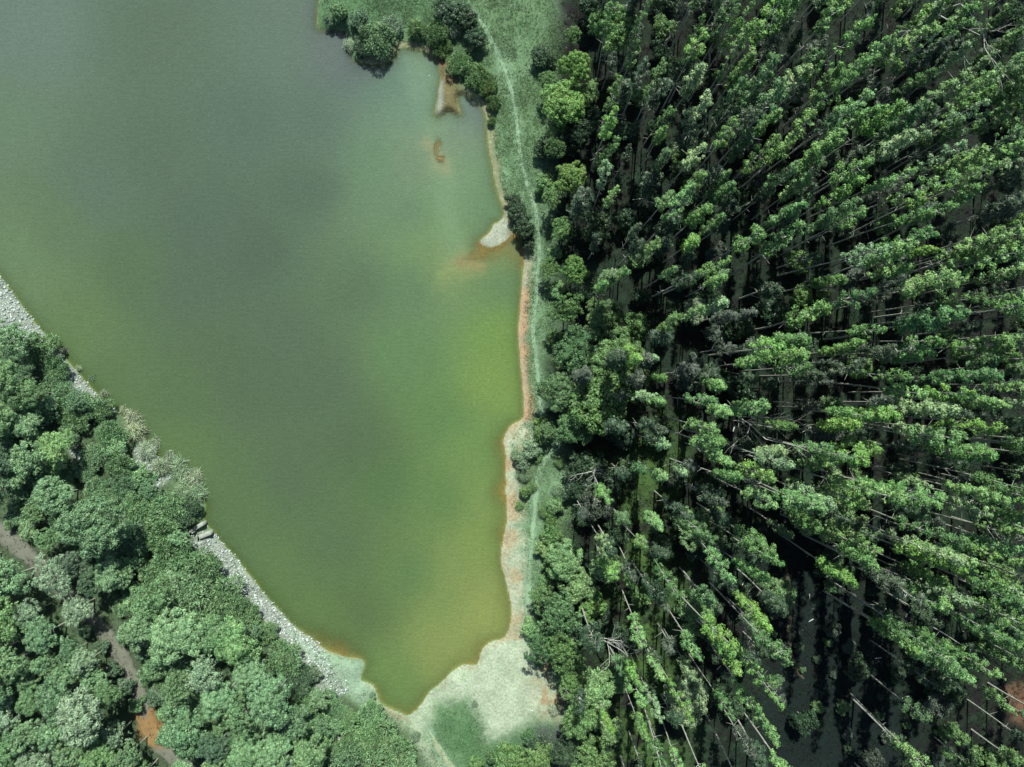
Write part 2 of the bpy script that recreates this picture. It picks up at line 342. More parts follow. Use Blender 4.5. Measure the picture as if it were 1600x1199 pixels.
wgt = np.zeros(GX.shape); wc = np.zeros(GX.shape + (3,))
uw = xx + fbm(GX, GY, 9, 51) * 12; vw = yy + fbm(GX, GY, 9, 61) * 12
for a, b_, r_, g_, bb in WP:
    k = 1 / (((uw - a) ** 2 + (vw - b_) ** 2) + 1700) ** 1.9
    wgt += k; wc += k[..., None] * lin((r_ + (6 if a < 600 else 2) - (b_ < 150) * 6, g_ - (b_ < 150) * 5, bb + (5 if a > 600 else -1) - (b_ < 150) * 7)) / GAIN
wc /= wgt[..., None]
# silt drifting off the upper right shore
for q, wd, am, c in (([(655,85),(668,140),(680,200),(690,260),(700,330),(712,400)], 1.7, 0.5, (140,170,126)), ([(672,225),(684,232),(692,262)], 1.1, 0.55, (176,172,124)), ([(700,425),(730,412),(770,400),(800,392)], 1.9, 0.55, (160,172,106)), ([(720,410),(745,415)], 1.0, 0.6, (186,164,112)), ([(640,95),(650,150)], 1.2, 0.3, (140,168,136))):
    d = seg_dist(GX + fbm(GX, GY, 3.0, 81) * 1.2, GY, [P(*k) for k in q], False) * (1 + 0.35 * n_mid); m = (am * np.exp(-(d / wd) ** 2))[..., None]
    wc = wc * (1 - m) + alb(c) * m
murk = 1 - np.exp(np.clip(HGT, -9, 0) / 0.36)
murk = np.clip(murk, 0.12, 1)
keep = (LAND.reshape(-1)[FQ].min(1) < 1.2)
used = np.unique(FQ[keep]); remap = -np.ones(nx * ny, int); remap[used] = np.arange(len(used))
WV = np.stack([GX, GY, np.zeros_like(GX)], -1).reshape(-1, 3)[used]
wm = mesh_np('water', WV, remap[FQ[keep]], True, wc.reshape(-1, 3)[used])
a_ = wm.attributes.new('murk', 'FLOAT', 'POINT'); a_.data.foreach_set('value', murk.reshape(-1)[used].astype(np.float32))
wt = link('water', wm, WATER); wt['kind'] = 'structure'

# ------------------------------------------------------------------ paths and tracks laid just over the ground
def ribbon(name, pp, width, c_mid, c_edge, mat, lift=0.05, seed=1, patch=None):
    p = np.array([P(*q) for q in pp]); L = np.r_[0, np.cumsum(np.linalg.norm(np.diff(p, axis=0), axis=1))]
    t = np.arange(0, L[-1], 0.35); 
    q = np.stack([np.interp(t, L, p[:, 0]), np.interp(t, L, p[:, 1])], 1)
    for _ in range(6): q[1:-1] = (q[:-2] + q[1:-1] * 2 + q[2:]) / 4
    tg = np.gradient(q, axis=0); tg /= np.linalg.norm(tg, axis=1)[:, None]; nn = np.stack([-tg[:, 1], tg[:, 0]], 1)
    V = []; Cc = []; us = (-1, -0.55, 0, 0.55, 1)
    for i in range(len(q)):
        wl = width * (0.65 + 0.5 * vnoise(t[i], 0, 1.3, seed) + 0.35 * vnoise(t[i], 3, 0.5, seed)); wr = width * (0.65 + 0.5 * vnoise(t[i], 9, 1.3, seed) + 0.35 * vnoise(t[i], 6, 0.5, seed))
        fade = min(1, i / 6, (len(q) - 1 - i) / 6)
        for u in us:
            s = q[i] + nn[i] * u * (wl if u < 0 else wr) * (0.3 + 0.7 * fade)
            z = HGTat(s[0], s[1]) + (lift if abs(u) < 1 else -0.03)
            V.append((s[0], s[1], z)); pc = patch(s[0], s[1]) if patch else None; Cc.append(alb(pc) if pc else alb(c_mid) if abs(u) < 0.9 else alb(c_edge))
    F = [(i * 5 + k, (i + 1) * 5 + k, (i + 1) * 5 + k + 1, i * 5 + k + 1) for i in range(len(q) - 1) for k in range(4)]
    F = [f[::-1] for f in F]
    o = link(name, mesh_np(name, V, F, True, np.array(Cc)), mat); o['kind'] = 'structure'; return o
ribbon('footpath', PATH_N, 0.34, (172, 204, 160), (140, 176, 130), PATHM, 0.04, 1)
ribbon('footpath', PATH_S, 0.40, (176, 208, 162), (130, 168, 122), PATHM, 0.04, 2)
ribbon('footpath', PATH_B, 0.50, (196, 206, 160), (160, 192, 150), PATHM, 0.04, 3)
ribbon('dirt_track', TRACK, 1.25, (150, 150, 130), (100, 110, 86), PATHM, 0.06, 4, lambda x, y: (184, 148, 98) if 1100 + 22 * fbm(x, y, 1.0, 8) < 599.5 - y / S < 1150 else None)
ribbon('forest_trail', TRAIL, 0.36, (104, 98, 76), (52, 62, 50), PATHM, 0.06, 6)

# ------------------------------------------------------------------ foliage builders
def unit(v): return v / (np.linalg.norm(v, axis=-1, keepdims=True) + 1e-9)
def leaves(r, pts, nrm, a, b):
    """quads of half-size a x b at pts, facing nrm"""
    n = len(pts); t = unit(np.cross(nrm, unit(r.normal(size=(n, 3))))); bt = np.cross(nrm, t)
    a = np.asarray(a).reshape(-1, 1); b = np.asarray(b).reshape(-1, 1)
    V = np.stack([pts - t * a, pts - bt * b * 0.9, pts + t * a * 1.0, pts + bt * b], 1).reshape(-1, 3)
    return V, np.arange(4 * n).reshape(-1, 4), np.repeat(r.random(n), 4)
def clump_leaves(r, clumps, dens, size, down=-0.45):
    pp, nn = [], []
    for c, rad in clumps:
        n = max(8, int(dens * rad * rad)); d = unit(r.normal(size=(n, 3))); d[:, 2] = np.where(d[:, 2] < down, -d[:, 2], d[:, 2])
        k = rad * (0.62 + 0.48 * r.random((n, 1)))
        pp.append(np.array(c) + d * k * np.array((1, 1, 0.8))); nn.append(unit(d + r.normal(size=(n, 3)) * 0.30 + np.array((0, 0, 0.25))))
    pp = np.concatenate(pp); nn = np.concatenate(nn); s = size * (0.6 + 0.8 * r.random(len(pp)))
    return leaves(r, pp, nn, s, s * 0.62)
def tube(pts, rad, sides=6):
    pts = np.array(pts, float); V = []; F = []
    for i, p in enumerate(pts):
        d = unit(pts[min(i + 1, len(pts) - 1)] - pts[max(i - 1, 0)]); u = unit(np.cross(d, (0.3, 1, 0.1) if abs(d[1]) < 0.9 else (1, 0, 0))); v = np.cross(d, u)
        for k in range(sides):
            an = 2 * math.pi * k / sides; V.append(p + (u * math.cos(an) + v * math.sin(an)) * rad[i])
    for i in range(len(pts) - 1):
        for k in range(sides):
            k2 = (k + 1) % sides; F.append((i * sides + k, i * sides + k2, (i + 1) * sides + k2, (i + 1) * sides + k))
    return np.array(V), np.array(F)
def join(parts):
    V, F, o = [], [], 0
    for v, f in parts: V.append(v); F.append(f + o); o += len(v)
    return np.concatenate(V), np.concatenate(F)

def slim_tree(seed, hgt, h0, wid, ncl):
    r = np.random.default_rng(seed)
    bx, by = r.normal(size=2) * 0.5; ph = r.random() * 6
    def axis_at(z):
        u = z / hgt; return np.array((bx * u * u + 0.18 * math.sin(u * 5 + ph) * u, by * u * u + 0.18 * math.cos(u * 4 + ph) * u, z))
    zs = np.linspace(-0.4, hgt * 0.97, 11); wood = [tube([axis_at(max(z, 0)) + np.array((0, 0, min(z, 0))) for z in zs], [0.115 * (1 - 0.8 * (i / 10)) + 0.015 for i in range(11)], 7)]
    clumps = []
    gaps = r.random(3)
    for i in range(ncl):
        u = (i + r.random() * 0.8) / ncl
        if np.abs(gaps - u).min() < 0.035 and u < 0.85: continue
        prof_j = r.uniform(0.7, 1.35); z = h0 + (hgt - h0) * u
        prof = wid * (0.35 + 0.65 * math.sin(math.pi * min(1, (u * 0.85 + 0.12))) ** 0.8) * (0.25 if u > 0.95 else 1)
        an = i * 2.4 + r.normal() * 0.6; rr = prof * prof_j * (0.15 + 0.85 * r.random() ** 0.6)
        base = axis_at(z - rr * 0.5); c = axis_at(z) + np.array((math.cos(an) * rr, math.sin(an) * rr, r.normal() * 0.25))
        clumps.append((c, (0.24 + 0.40 * r.random() ** 1.3) * (0.8 if u > 0.85 else 1)))
        wood.append(tube([base, (base + c) / 2 + np.array((0, 0, -0.1)), c], [0.05, 0.035, 0.012], 4))
    for k in range(3):      # dead snags under the crown
        z = h0 * (0.45 + 0.5 * r.random()); an = r.random() * 6.28; L = 0.5 + r.random() * 1.0
        wood.append(tube([axis_at(z), axis_at(z) + np.array((math.cos(an) * L, math.sin(an) * L, 0.3 * L))], [0.035, 0.01], 4))
    V, F, T = clump_leaves(r, clumps, 330, 0.115)
    return mesh_np('trunk', *join(wood)), mesh_np('crown', V, F, tint=T)
def broad_tree(seed, rad, hgt, puff=0.52, dens=210, leaf=0.125):
    r = np.random.default_rng(seed); lobes = []
    nl = 11
    for i in range(nl):
        an = i * 2.4 + r.normal() * 0.3; rr = rad * 0.72 * math.sqrt((i + 0.4) / nl); lr = rad * (0.30 + 0.16 * r.random())
        zc = hgt - rad * 0.42 - (rr / rad) ** 2 * rad * 0.65 + r.normal() * 0.25
        lobes.append((np.array((math.cos(an) * rr * r.uniform(0.8, 1.15), math.sin(an) * rr * r.uniform(0.8, 1.15), zc + r.normal() * 0.3)), lr * r.uniform(0.75, 1.15)))
    clumps = []
    for c, lr in lobes:
        n = int(13 + 7.0 * lr * lr)
        for d in unit(r.normal(size=(n, 3))):
            if d[2] < -0.35: d[2] *= -1
            clumps.append((c + d * lr * (0.82 + 0.25 * r.random()) * np.array((1, 1, 0.85)), puff * (0.6 + 0.7 * r.random())))
    wood = [tube([(0, 0, -0.4), (0.1, 0.05, hgt * 0.25), (0.05, -0.1, hgt * 0.5)], [0.030 * rad + 0.05, 0.027 * rad + 0.04, 0.02 * rad + 0.03], 8)]
    for c, lr in lobes:
        m_ = np.array((c[0] * 0.4, c[1] * 0.4, (c[2] + hgt * 0.4) / 2 - 0.1)); wood.append(tube([(0.05, -0.05, hgt * 0.42), m_, c], [0.03 * rad, 0.02 * rad, 0.008 * rad], 5))
    V, F, T = clump_leaves(r, clumps, dens, leaf)
    return mesh_np('trunk', *join(wood)), mesh_np('crown', V, F, tint=T)
def shrub(seed, rad, hgt, n=6000, long=0.30, wide=0.052, up=0.3):
    r = np.random.default_rng(seed); humps = []; 
    for i in range(14):
        an = i * 2.4; rr = rad * 0.75 * math.sqrt((i + 0.3) / 14)
        humps.append((np.array((math.cos(an) * rr, math.sin(an) * rr, hgt * (0.62 - 0.45 * (rr / rad) ** 2) + r.normal() * 0.3)), rad * (0.17 + 0.20 * r.random())))
    wood = [tube([(0, 0, -0.3), h[0] * 0.5 + np.array((0, 0, 0.1)), h[0]], [0.06, 0.045, 0.02], 5) for h in humps[:8]]
    P_, D_, O_ = [], [], []
    for c, hr in humps:
        k = n // 14; d = unit(r.normal(size=(k, 3))); d[:, 2] = np.abs(d[:, 2]) * 1.0 - 0.15; d = unit(d)
        O_.append(d); P_.append(c + d * hr * (0.7 + 0.45 * r.random((k, 1)))); D_.append(unit(d * 0.8 + r.normal(size=(k, 3)) * 0.45 + np.array((0, 0, up))))
    p = np.concatenate(P_); d = np.concatenate(D_); O = np.concatenate(O_); m = len(p); side = unit(np.cross(d, O + r.normal(size=(m, 3)) * 0.35 + np.array((0, 0, 0.6))))
    L = (long * (0.5 + r.random(m)))[:, None]; W = (wide * (0.6 + 0.8 * r.random(m)))[:, None]; tipb = np.array((0, 0, -0.25)) * L
    V = np.stack([p - d * L * 0.5, p + side * W, p + d * L + tipb, p - side * W], 1).reshape(-1, 3)
    return mesh_np('stem', *join(wood)), mesh_np('foliage', V, np.arange(4 * m).reshape(-1, 4), tint=np.repeat(r.random(m), 4))
def dead_tree(seed, hgt, spread=0.5, thick=0.16):
    r = np.random.default_rng(seed); limbs = []
    def grow(p, d, L, rad, lev):
        pts = [p]; q = p
        for i in range(4): d = unit(d + r.normal(size=3) * 0.13); q = q + d * L / 4; pts.append(q)
        limbs.append(tube(pts, [rad * (1 - 0.5 * i / 4) for i in range(5)], 6 if lev == 0 else 4))
        if lev < 3:
            for k in range(3 + (lev == 0) * 3):
                i = int(r.integers(2, 5)); dd = unit(d + unit(r.normal(size=3)) * (spread + 0.35)); dd[2] = abs(dd[2]) * 0.8
                grow(pts[i], unit(dd), L * (0.34 if lev == 0 else 0.62), rad * 0.42, lev + 1)
    grow(np.zeros(3) - np.array((0, 0, 0.3)), np.array((0.04, 0.0, 1.0)), hgt * 0.75, thick, 0)
    n0 = limbs[0]; return mesh_np('trunk', *n0), mesh_np('branches', *join(limbs[1:]))

_sr = np.random.default_rng(77)
SLIM = []
for i in range(18):
    hg = _sr.uniform(22, 31); SLIM.append(slim_tree(100 + i, hg, hg * _sr.uniform(0.48, 0.66), _sr.uniform(0.5, 1.12), int(_sr.integers(28, 56))))
BROAD = [broad_tree(200 + i, *a) for i, a in enumerate([(4.2,9),(4.6,10.5),(3.8,8.5),(5.0,11),(3.4,8),(4.2,9.5),(3.9,8),(4.5,10)])]
FINE = [broad_tree(230 + i, 3.6, 8, 0.38, 230, 0.105) for i in range(3)]
SHRUB = [shrub(300 + i, 3.2, 3.0) for i in range(4)]
REED = [shrub(340 + i, 1.8, 1.5, 1500, 0.95, 0.035, 0.1) for i in range(3)]
LOWB = [broad_tree(360 + i, 2.0, 2.6, 0.42, 150, 0.13) for i in range(3)]
PROTO_R = {'broad': [4.2,4.6,3.8,5.0,3.4,4.2,3.9,4.5], 'fine': [3.6] * 3, 'shrub': [3.2] * 4, 'reed': [1.8] * 3, 'low': [2.0] * 3}
PROTO_H = {'broad': [9,10.5,8.5,11,8,9.5,8,10], 'fine': [8] * 3, 'shrub': [3.0] * 4, 'reed': [1.7] * 3, 'low': [2.6] * 3}
PROTO = {'broad': BROAD, 'fine': FINE, 'shrub': SHRUB, 'reed': REED, 'low': LOWB}
NAMES = {'broad': ('broadleaf_tree', 'trunk', 'crown'), 'fine': ('feathery_tree', 'trunk', 'crown'), 'shrub': ('shrub', 'stem', 'foliage'), 'reed': ('reed_clump', 'stem', 'foliage'), 'low': ('low_bush', 'stem', 'foliage')}
for st in list(PROTO.values()) + [SLIM]:
    for a, b in st: a.materials.append(BARK); b.materials.append(LEAF)
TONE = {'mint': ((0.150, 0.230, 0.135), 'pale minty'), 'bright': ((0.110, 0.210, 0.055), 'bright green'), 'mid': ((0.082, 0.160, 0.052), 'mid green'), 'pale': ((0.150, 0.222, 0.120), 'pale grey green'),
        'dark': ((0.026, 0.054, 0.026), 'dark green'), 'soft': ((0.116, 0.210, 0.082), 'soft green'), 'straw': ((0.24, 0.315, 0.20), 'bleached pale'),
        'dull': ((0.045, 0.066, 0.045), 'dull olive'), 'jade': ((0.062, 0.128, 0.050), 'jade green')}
THINGS = []      # for the labels: dict(o, kind, tone, size, px, py)
def plant(kind, px, py, rpx, tone, var=None, hscale=1.0, sizeword=None):
    st = PROTO[kind]; v = int(rng.integers(len(st)))
    r = rpx * S * 0.95
    hh = PROTO_H[kind][v]; s = r / PROTO_R[kind][v]
    hs = s ** 0.75 * hscale * rng.uniform(0.85, 1.25)
    top_ = hh * hs; x, y = P(px, py, top_ * 0.75); z = HGTat(x, y)
    nm = NAMES[kind]
    o = thing(nm[0], '', {'broad': 'tree', 'fine': 'tree', 'shrub': 'shrub', 'reed': 'reeds', 'low': 'bush'}[kind], (x, y, z), rz=rng.random() * 6.28)
    s *= (H - top_ * 0.6) / H
    o.scale = (s * rng.uniform(0.92, 1.08), s * rng.uniform(0.92, 1.08), hs)
    put_parts(o, st[v], nm[1:], tone)
    THINGS.append(dict(o=o, kind=kind, tone=tone, size=rpx, px=px, py=py)); return o
def put_parts(o, meshes, names, tone, jit=0.14):
    a = bpy.data.objects.new(names[0], meshes[0]); b = bpy.data.objects.new(names[1], meshes[1])
    for c in (a, b): COL.objects.link(c); c.parent = o
    c = np.array(TONE[tone][0]) * rng.uniform(1 - jit, 1 + jit) * np.array((rng.uniform(0.92, 1.08), 1, rng.uniform(0.92, 1.08)))
    if o.location.x < -15 and tone != 'straw': c = (c * 0.62 + np.array((0.100, 0.176, 0.084)) * 0.36) * (1.24, 1.25, 1.40)
    elif o.name.startswith('plantation'): c = c * (0.96, 1.06, 0.88)
    b.color = (*c, 1)

# ---- wood edge on the east side, placed one by one
EDGE = [('broad',958,52,46,'mid',3),('broad',898,112,30,'bright',0),('broad',880,168,36,'bright',2),('fine',915,150,24,'soft',0),('broad',890,280,27,'bright',4),('fine',868,235,20,'mid',1),
 ('fine',929,362,20,'pale',2),('fine',880,360,24,'mid',0),('broad',897,424,24,'bright',2),('fine',885,482,30,'mid',1),('broad',938,500,34,'mid',0),('broad',905,552,42,'jade',1),('broad',960,556,42,'mid',0),
 ('broad',872,612,38,'jade',2),('broad',940,622,54,'mid',3),('broad',985,590,28,'mid',4),('broad',896,668,34,'jade',4),('fine',855,672,18,'soft',0),('low',918,735,34,'dark',1),('low',938,785,30,'dull',2),('low',905,765,26,'dark',0),('low',958,750,22,'dark',1),('low',915,800,22,'dark',2),
 ('broad',882,872,30,'soft',1),('broad',905,915,32,'soft',0),('broad',945,885,30,'soft',2),('broad',925,945,24,'bright',4),('fine',872,960,42,'jade',0),('fine',850,1008,34,'jade',1),('fine',885,1018,34,'mid',2),
 ('broad',925,1075,38,'soft',1),('broad',895,1062,30,'mid',0),('broad',968,1050,26,'soft',4),('broad',905,1120,34,'mid',2),('fine',950,1135,30,'soft',1),('fine',920,1180,34,'mid',0),('fine',850,930,26,'mid',2),
 ('low',862,880,16,'mid',0),('low',858,905,17,'mid',1),('low',830,703,15,'mint',2),('shrub',816,720,18,'mint',0),('reed',806,712,9,'mint',0),('reed',840,716,8,'soft',0),('reed',820,742,11,'mint',0),('reed',832,760,9,'soft',0),('low',846,682,15,'mid',1),('low',821,768,10,'mid',2),('low',868,790,14,'soft',0),('low',860,812,12,'mid',2),('reed',850,798,10,'soft',0),('reed',872,765,11,'mint',0),('reed',874,722,9,'soft',0),('reed',812,790,7,'soft',0),('low',862,838,16,'mid',0),('low',846,665,14,'bright',1),
 ('low',848,858,14,'soft',1),('low',828,980,16,'soft',2),('fine',858,420,18,'mid',1),('low',850,290,16,'mid',0),('fine',862,310,20,'mid',2),('fine',855,130,20,'mid',0),('low',848,90,18,'dark',1),('low',866,395,13,'soft',1),('low',872,455,14,'soft',2),
 ('low',866,528,14,'mid',0),('fine',840,1180,30,'mid',1),('low',800,1180,22,'mid',2),('broad',880,1175,26,'dark',0),('fine',868,200,18,'mid',0),('low',846,235,13,'dark',1),('low',812,335,17,'dark',1),('low',818,356,18,'dark',2),('low',824,378,13,'dark',0),('low',803,318,15,'dark',2),
 ('broad',1085,487,25,'pale',4),('broad',1285,790,60,'soft',3),('broad',1080,820,38,'soft',1),('broad',1085,950,34,'soft',2),('broad',1070,1085,40,'pale',0),('broad',1215,925,28,'soft',4),('fine',905,330,26,'dark',1),('fine',905,210,26,'dark',0),('fine',920,450,26,'dark',1),('fine',895,60,18,'mid',2),('fine',874,565,16,'mid',2),('low',772,1178,12,'jade',0),('low',826,1150,11,'jade',2),('low',790,1190,20,'mid',0),('low',745,1190,12,'mid',1),('low',835,1168,18,'dark',2),('reed',742,1098,5,'mint',1),('reed',650,1150,8,'mint',0),('reed',582,1088,6,'mint',1),('reed',842,1035,8,'soft',0),('reed',865,1105,9,'straw',1)]
for e in EDGE: plant(*e)
# ---- scrub round the inlet at the top
for e in [('shrub',588,58,32,'soft',0),('shrub',568,72,20,'dark',1),('shrub',612,40,20,'mint',2),('shrub',560,30,20,'mint',3),('low',700,20,26,'dark',0),('low',728,30,20,'dark',1),('shrub',680,50,26,'soft',2),('shrub',690,72,20,'mid',3),('low',744,66,17,'dark',2),
          ('shrub',718,100,24,'soft',0),('shrub',742,118,24,'soft',1),('shrub',760,135,20,'mid',2),('shrub',770,160,14,'mid',3),('low',530,22,14,'mid',1),('low',515,35,9,'dark',0),('reed',705,45,15,'straw',0),('reed',545,70,10,'straw',1),('reed',650,45,16,'soft',2),('shrub',768,190,9,'mid',1)]: plant(*e)
# ---- scrub and trees on the left bank
LEFT = [('fine',22,530,34,'soft',0),('shrub',60,545,32,'mid',1),('shrub',88,580,26,'mid',2),('broad',20,590,32,'mid',4),('broad',12,650,36,'mid',0),('broad',55,615,30,'mid',2),('broad',60,665,28,'soft',4),('shrub',105,620,26,'soft',0),('shrub',120,655,32,'mid',3),('shrub',155,640,24,'mid',1),('shrub',175,680,28,'mid',2),
 ('shrub',90,600,22,'jade',3),('broad',100,700,34,'bright',2),('fine',62,712,34,'soft',1),('broad',15,715,30,'dark',0),('fine',20,760,30,'dark',2),('broad',102,770,33,'soft',4),('broad',45,745,22,'soft',1),('shrub',155,715,26,'soft',0),('shrub',190,725,30,'mid',1),('shrub',200,760,28,'jade',2),('shrub',165,765,26,'soft',3),
 ('broad',162,818,54,'jade',3),('shrub',225,790,34,'mid',0),('shrub',262,795,36,'mid',1),('shrub',255,835,38,'mid',2),('shrub',215,845,34,'jade',3),('shrub',285,815,24,'dark',0),('fine',75,798,20,'mid',0),('fine',92,835,22,'mid',1),('fine',105,890,40,'pale',2),('broad',135,870,24,'dull',1),('broad',190,893,30,'soft',0),('broad',160,900,22,'dark',4),
 ('fine',140,940,30,'pale',0),('shrub',280,870,40,'mid',1),('shrub',322,885,36,'mid',2),('shrub',300,920,40,'soft',3),('shrub',350,930,40,'mid',0),('shrub',385,960,34,'mid',1),('shrub',250,900,30,'mid',2),('broad',245,935,34,'mid',2),('broad',290,985,50,'soft',3),('broad',235,975,32,'soft',4),('broad',340,985,30,'mid',0),('broad',375,1000,40,'bright',1),
 ('shrub',418,985,24,'mid',2),('shrub',445,1030,38,'mid',3),('shrub',470,1060,28,'dark',0),('broad',400,1045,32,'soft',2),('fine',330,1045,34,'pale',1),('fine',295,1060,28,'mid',0),('broad',355,1080,32,'soft',0),('broad',430,1085,42,'soft',3),('fine',385,1110,30,'mid',2),('shrub',480,1095,30,'mid',1),('broad',465,1120,26,'jade',4),('shrub',515,1095,22,'soft',2),
 ('broad',300,1130,42,'jade',1),('broad',350,1150,26,'dark',0),('broad',395,1165,32,'mid',2),('broad',440,1160,34,'soft',4),('broad',485,1170,34,'mid',0),('shrub',560,1150,44,'mid',0),('shrub',600,1175,44,'mid',1),('shrub',545,1190,40,'jade',2),('shrub',580,1120,28,'soft',3),('shrub',630,1195,30,'soft',0),('shrub',545,1120,16,'soft',1),
 ('shrub',490,1050,18,'pale',2),('fine',455,1195,30,'pale',2),('shrub',303,793,15,'dark',0),('shrub',300,812,11,'mid',1),('low',178,1000,12,'dark',0),('low',212,1060,14,'dark',1),('low',235,1005,16,'dark',2),('low',250,1040,20,'mid',0),('low',262,1075,18,'dark',1),('low',275,1100,16,'mid',2),('low',150,975,12,'dark',0),('low',196,1035,12,'dark',2),('low',228,1088,12,'mid',1),('low',215,985,14,'mid',2),('low',-5,840,14,'dark',1),('low',45,790,12,'mid',0),('broad',355,1195,28,'soft',1),('broad',300,1195,28,'soft',0),('broad',405,1205,26,'mid',4),('shrub',520,1165,22,'mid',3)]
for e in LEFT: plant(*e)
# smaller crowns that close the canopy between the larger ones
_got = [(d['px'], d['py'], d['size']) for d in THINGS if d['px'] < 700]; _n = 0
for q in rng.random((3000, 2)) * (640, 700) + (0, 510):
    if _n >= 75: break
    if not inside(np.array([q[0]]), np.array([q[1]]), LEFT_PP)[0] or sdf(*[np.array([k]) for k in P(*q)], LEFT_PP)[0] < 1.6: continue
    if seg_dist(*[np.array([k]) for k in P(*q)], [P(*k) for k in TRACK], False)[0] < 2.6 or q[0] * 1.15 + 810 < q[1]: continue
    if min(math.hypot(q[0] - a, q[1] - b) / c for a, b, c in _got) < 0.72: continue
    r_ = rng.uniform(15, 23); plant(['low', 'fine', 'shrub'][_n % 3], q[0], q[1], r_, ['mid', 'soft', 'jade'][int(rng.integers(3))], hscale=0.85); _got.append((q[0], q[1], r_)); _n += 1
# bottom left wood beyond the track, filled by spacing
taken = [(20,1500)]
BL = [(-40,835),(10,860),(70,905),(125,960),(165,1010),(200,1060),(215,1110),(222,1145),(262,1195),(280,1230),(-40,1230)]
cand = rng.random((4000, 2)) * (330, 420) + (-40, 820); cnt = 0
blp = []
for q in cand:
    rr = rng.uniform(20, 38)
    if not inside(np.array([q[0] + rr * 0.5]), np.array([q[1] - rr * 0.3]), BL)[0]: continue
    if seg_dist(*[np.array([k]) for k in P(*q)], [P(*k) for k in TRACK], False)[0] < rr * S * 0.9 + 0.5: continue
    if all((q[0] - a) ** 2 + (q[1] - b) ** 2 > (0.62 * (rr + c)) ** 2 for a, b, c in blp): blp.append((q[0], q[1], rr))
for (a, b, c) in blp: plant(['broad', 'broad', 'fine'][int(rng.integers(3))], a, b, c, ['soft', 'mid', 'soft', 'pale', 'jade', 'bright'][int(rng.integers(6))], hscale=1.15)
for (a, b, c) in [(205,655,15),(190,640,10),(210,675,16),(228,705,15),(240,690,12),(250,730,15),(275,735,20),(295,750,20),(305,770,16),(285,765,16),(262,715,12),(97,548,7),(85,530,6),(140,590,7),(120,575,6),(160,615,8)]:
    plant('reed', a, b, c, 'straw' if rng.random() < 0.8 else 'pale')

# ------------------------------------------------------------------ the plantation: tall slender trees in rows that run towards the sun
rows = []
x = P(890, 0)[0]
k = 0
while x < P(1490, 0)[0]:
    y = P(0, 1175)[1] + (k % 2) * 1.9
    while y < P(0, 25)[1]:
        rows.append((x + rng.normal() * 0.38, y + rng.normal() * 0.75)); y += 3.05
    x += 3.3; k += 1
FL = [P(*q) for q in FLOOR_PP]
sl = []
OPEN = [([(1190,860),(1262,860),(1300,1000),(1320,1199),(1180,1230),(1195,1000)], 0.10), ([(1370,1020),(1480,1060),(1460,1230),(1330,1230)], 0.25), ([(935,640),(1110,640),(1110,1230),(940,1230)], 0.86),
        ([(1150,425),(1250,420),(1240,490),(1160,490)], 0.3), ([(1480,1080),(1640,1060),(1640,1150),(1500,1150)], 0.4), ([(1290,0),(1400,40),(1370,130),(1280,120)], 0.4), ([(960,240),(1060,230),(1040,330),(980,330)], 0.5)]
for (x, y) in rows:
    px, py = pix(x, y)
    if not inside(np.array([x]), np.array([y]), FL)[0]: continue
    if px < 905 + 55 * (500 < py < 720): continue
    pr = 0.86
    if 1165 < px < 1270 and 840 < py < 1160: pr = 0.10        # the open hollow with the trail
    elif 1270 <= px < 1420 and py > 960: pr = 0.5
    elif 920 < px < 1100 and py > 640: pr = 0.72
    elif px < 1130 and 420 < py < 640: pr = 0.62
    elif 1100 < px < 1200 and 330 < py < 480: pr = 0.6
    if px < 960: pr *= 0.6
    c1, c2 = pix(x, y, 22), pix(x, y, 15)
    for Z, kp in OPEN:
        for c in (c1, c2):
            if inside(np.array([c[0]]), np.array([c[1]]), Z)[0]: pr *= kp
    if rng.random() > pr: continue
    if any(abs(px - q[0]) < q[2] and abs(py - q[1]) < q[2] for q in [(1255, 755, 22), (1060, 790, 18)]): continue
    sl.append((x, y))
def vis(x, y):
    px, py = pix(x, y, 20); return px < 1640 and -40 < py < 1240
inview = [q for q in sl if vis(*q)]; inview.sort(key=lambda q: abs(q[0]) ** 2 + q[1] ** 2)
solo, rest = inview[:298], inview[298:] + [q for q in sl if not vis(*q)]
print('PLANTATION', len(sl), 'in view', len(inview), 'rest', len(rest))
PT = ['mid', 'mid', 'soft', 'bright', 'pale', 'jade', 'soft']
for (x, y) in solo:
    px, py = pix(x, y); v = int(rng.integers(len(SLIM))); s = rng.uniform(0.84, 1.06); 
    if px < 1000: s *= 0.72
    elif px < 1080: s *= 0.88
    tone = PT[int(rng.integers(len(PT)))]
    if rng.random() < 0.07: tone = 'dull'
    t_ = thing('plantation_tree', '', 'tree', (x, y, HGTat(x, y)), rz=rng.random() * 6.28)
    wd = rng.uniform(0.85, 1.2); t_.scale = (s * wd, s * wd, s); t_.rotation_euler = (rng.normal() * 0.022, rng.normal() * 0.022, rng.random() * 6.28)
    put_parts(t_, SLIM[v], ('trunk', 'crown'), tone)
    cp = pix(x, y, 24 * s); THINGS.append(dict(o=t_, kind='slim', tone=tone, size=wd, px=cp[0], py=cp[1]))
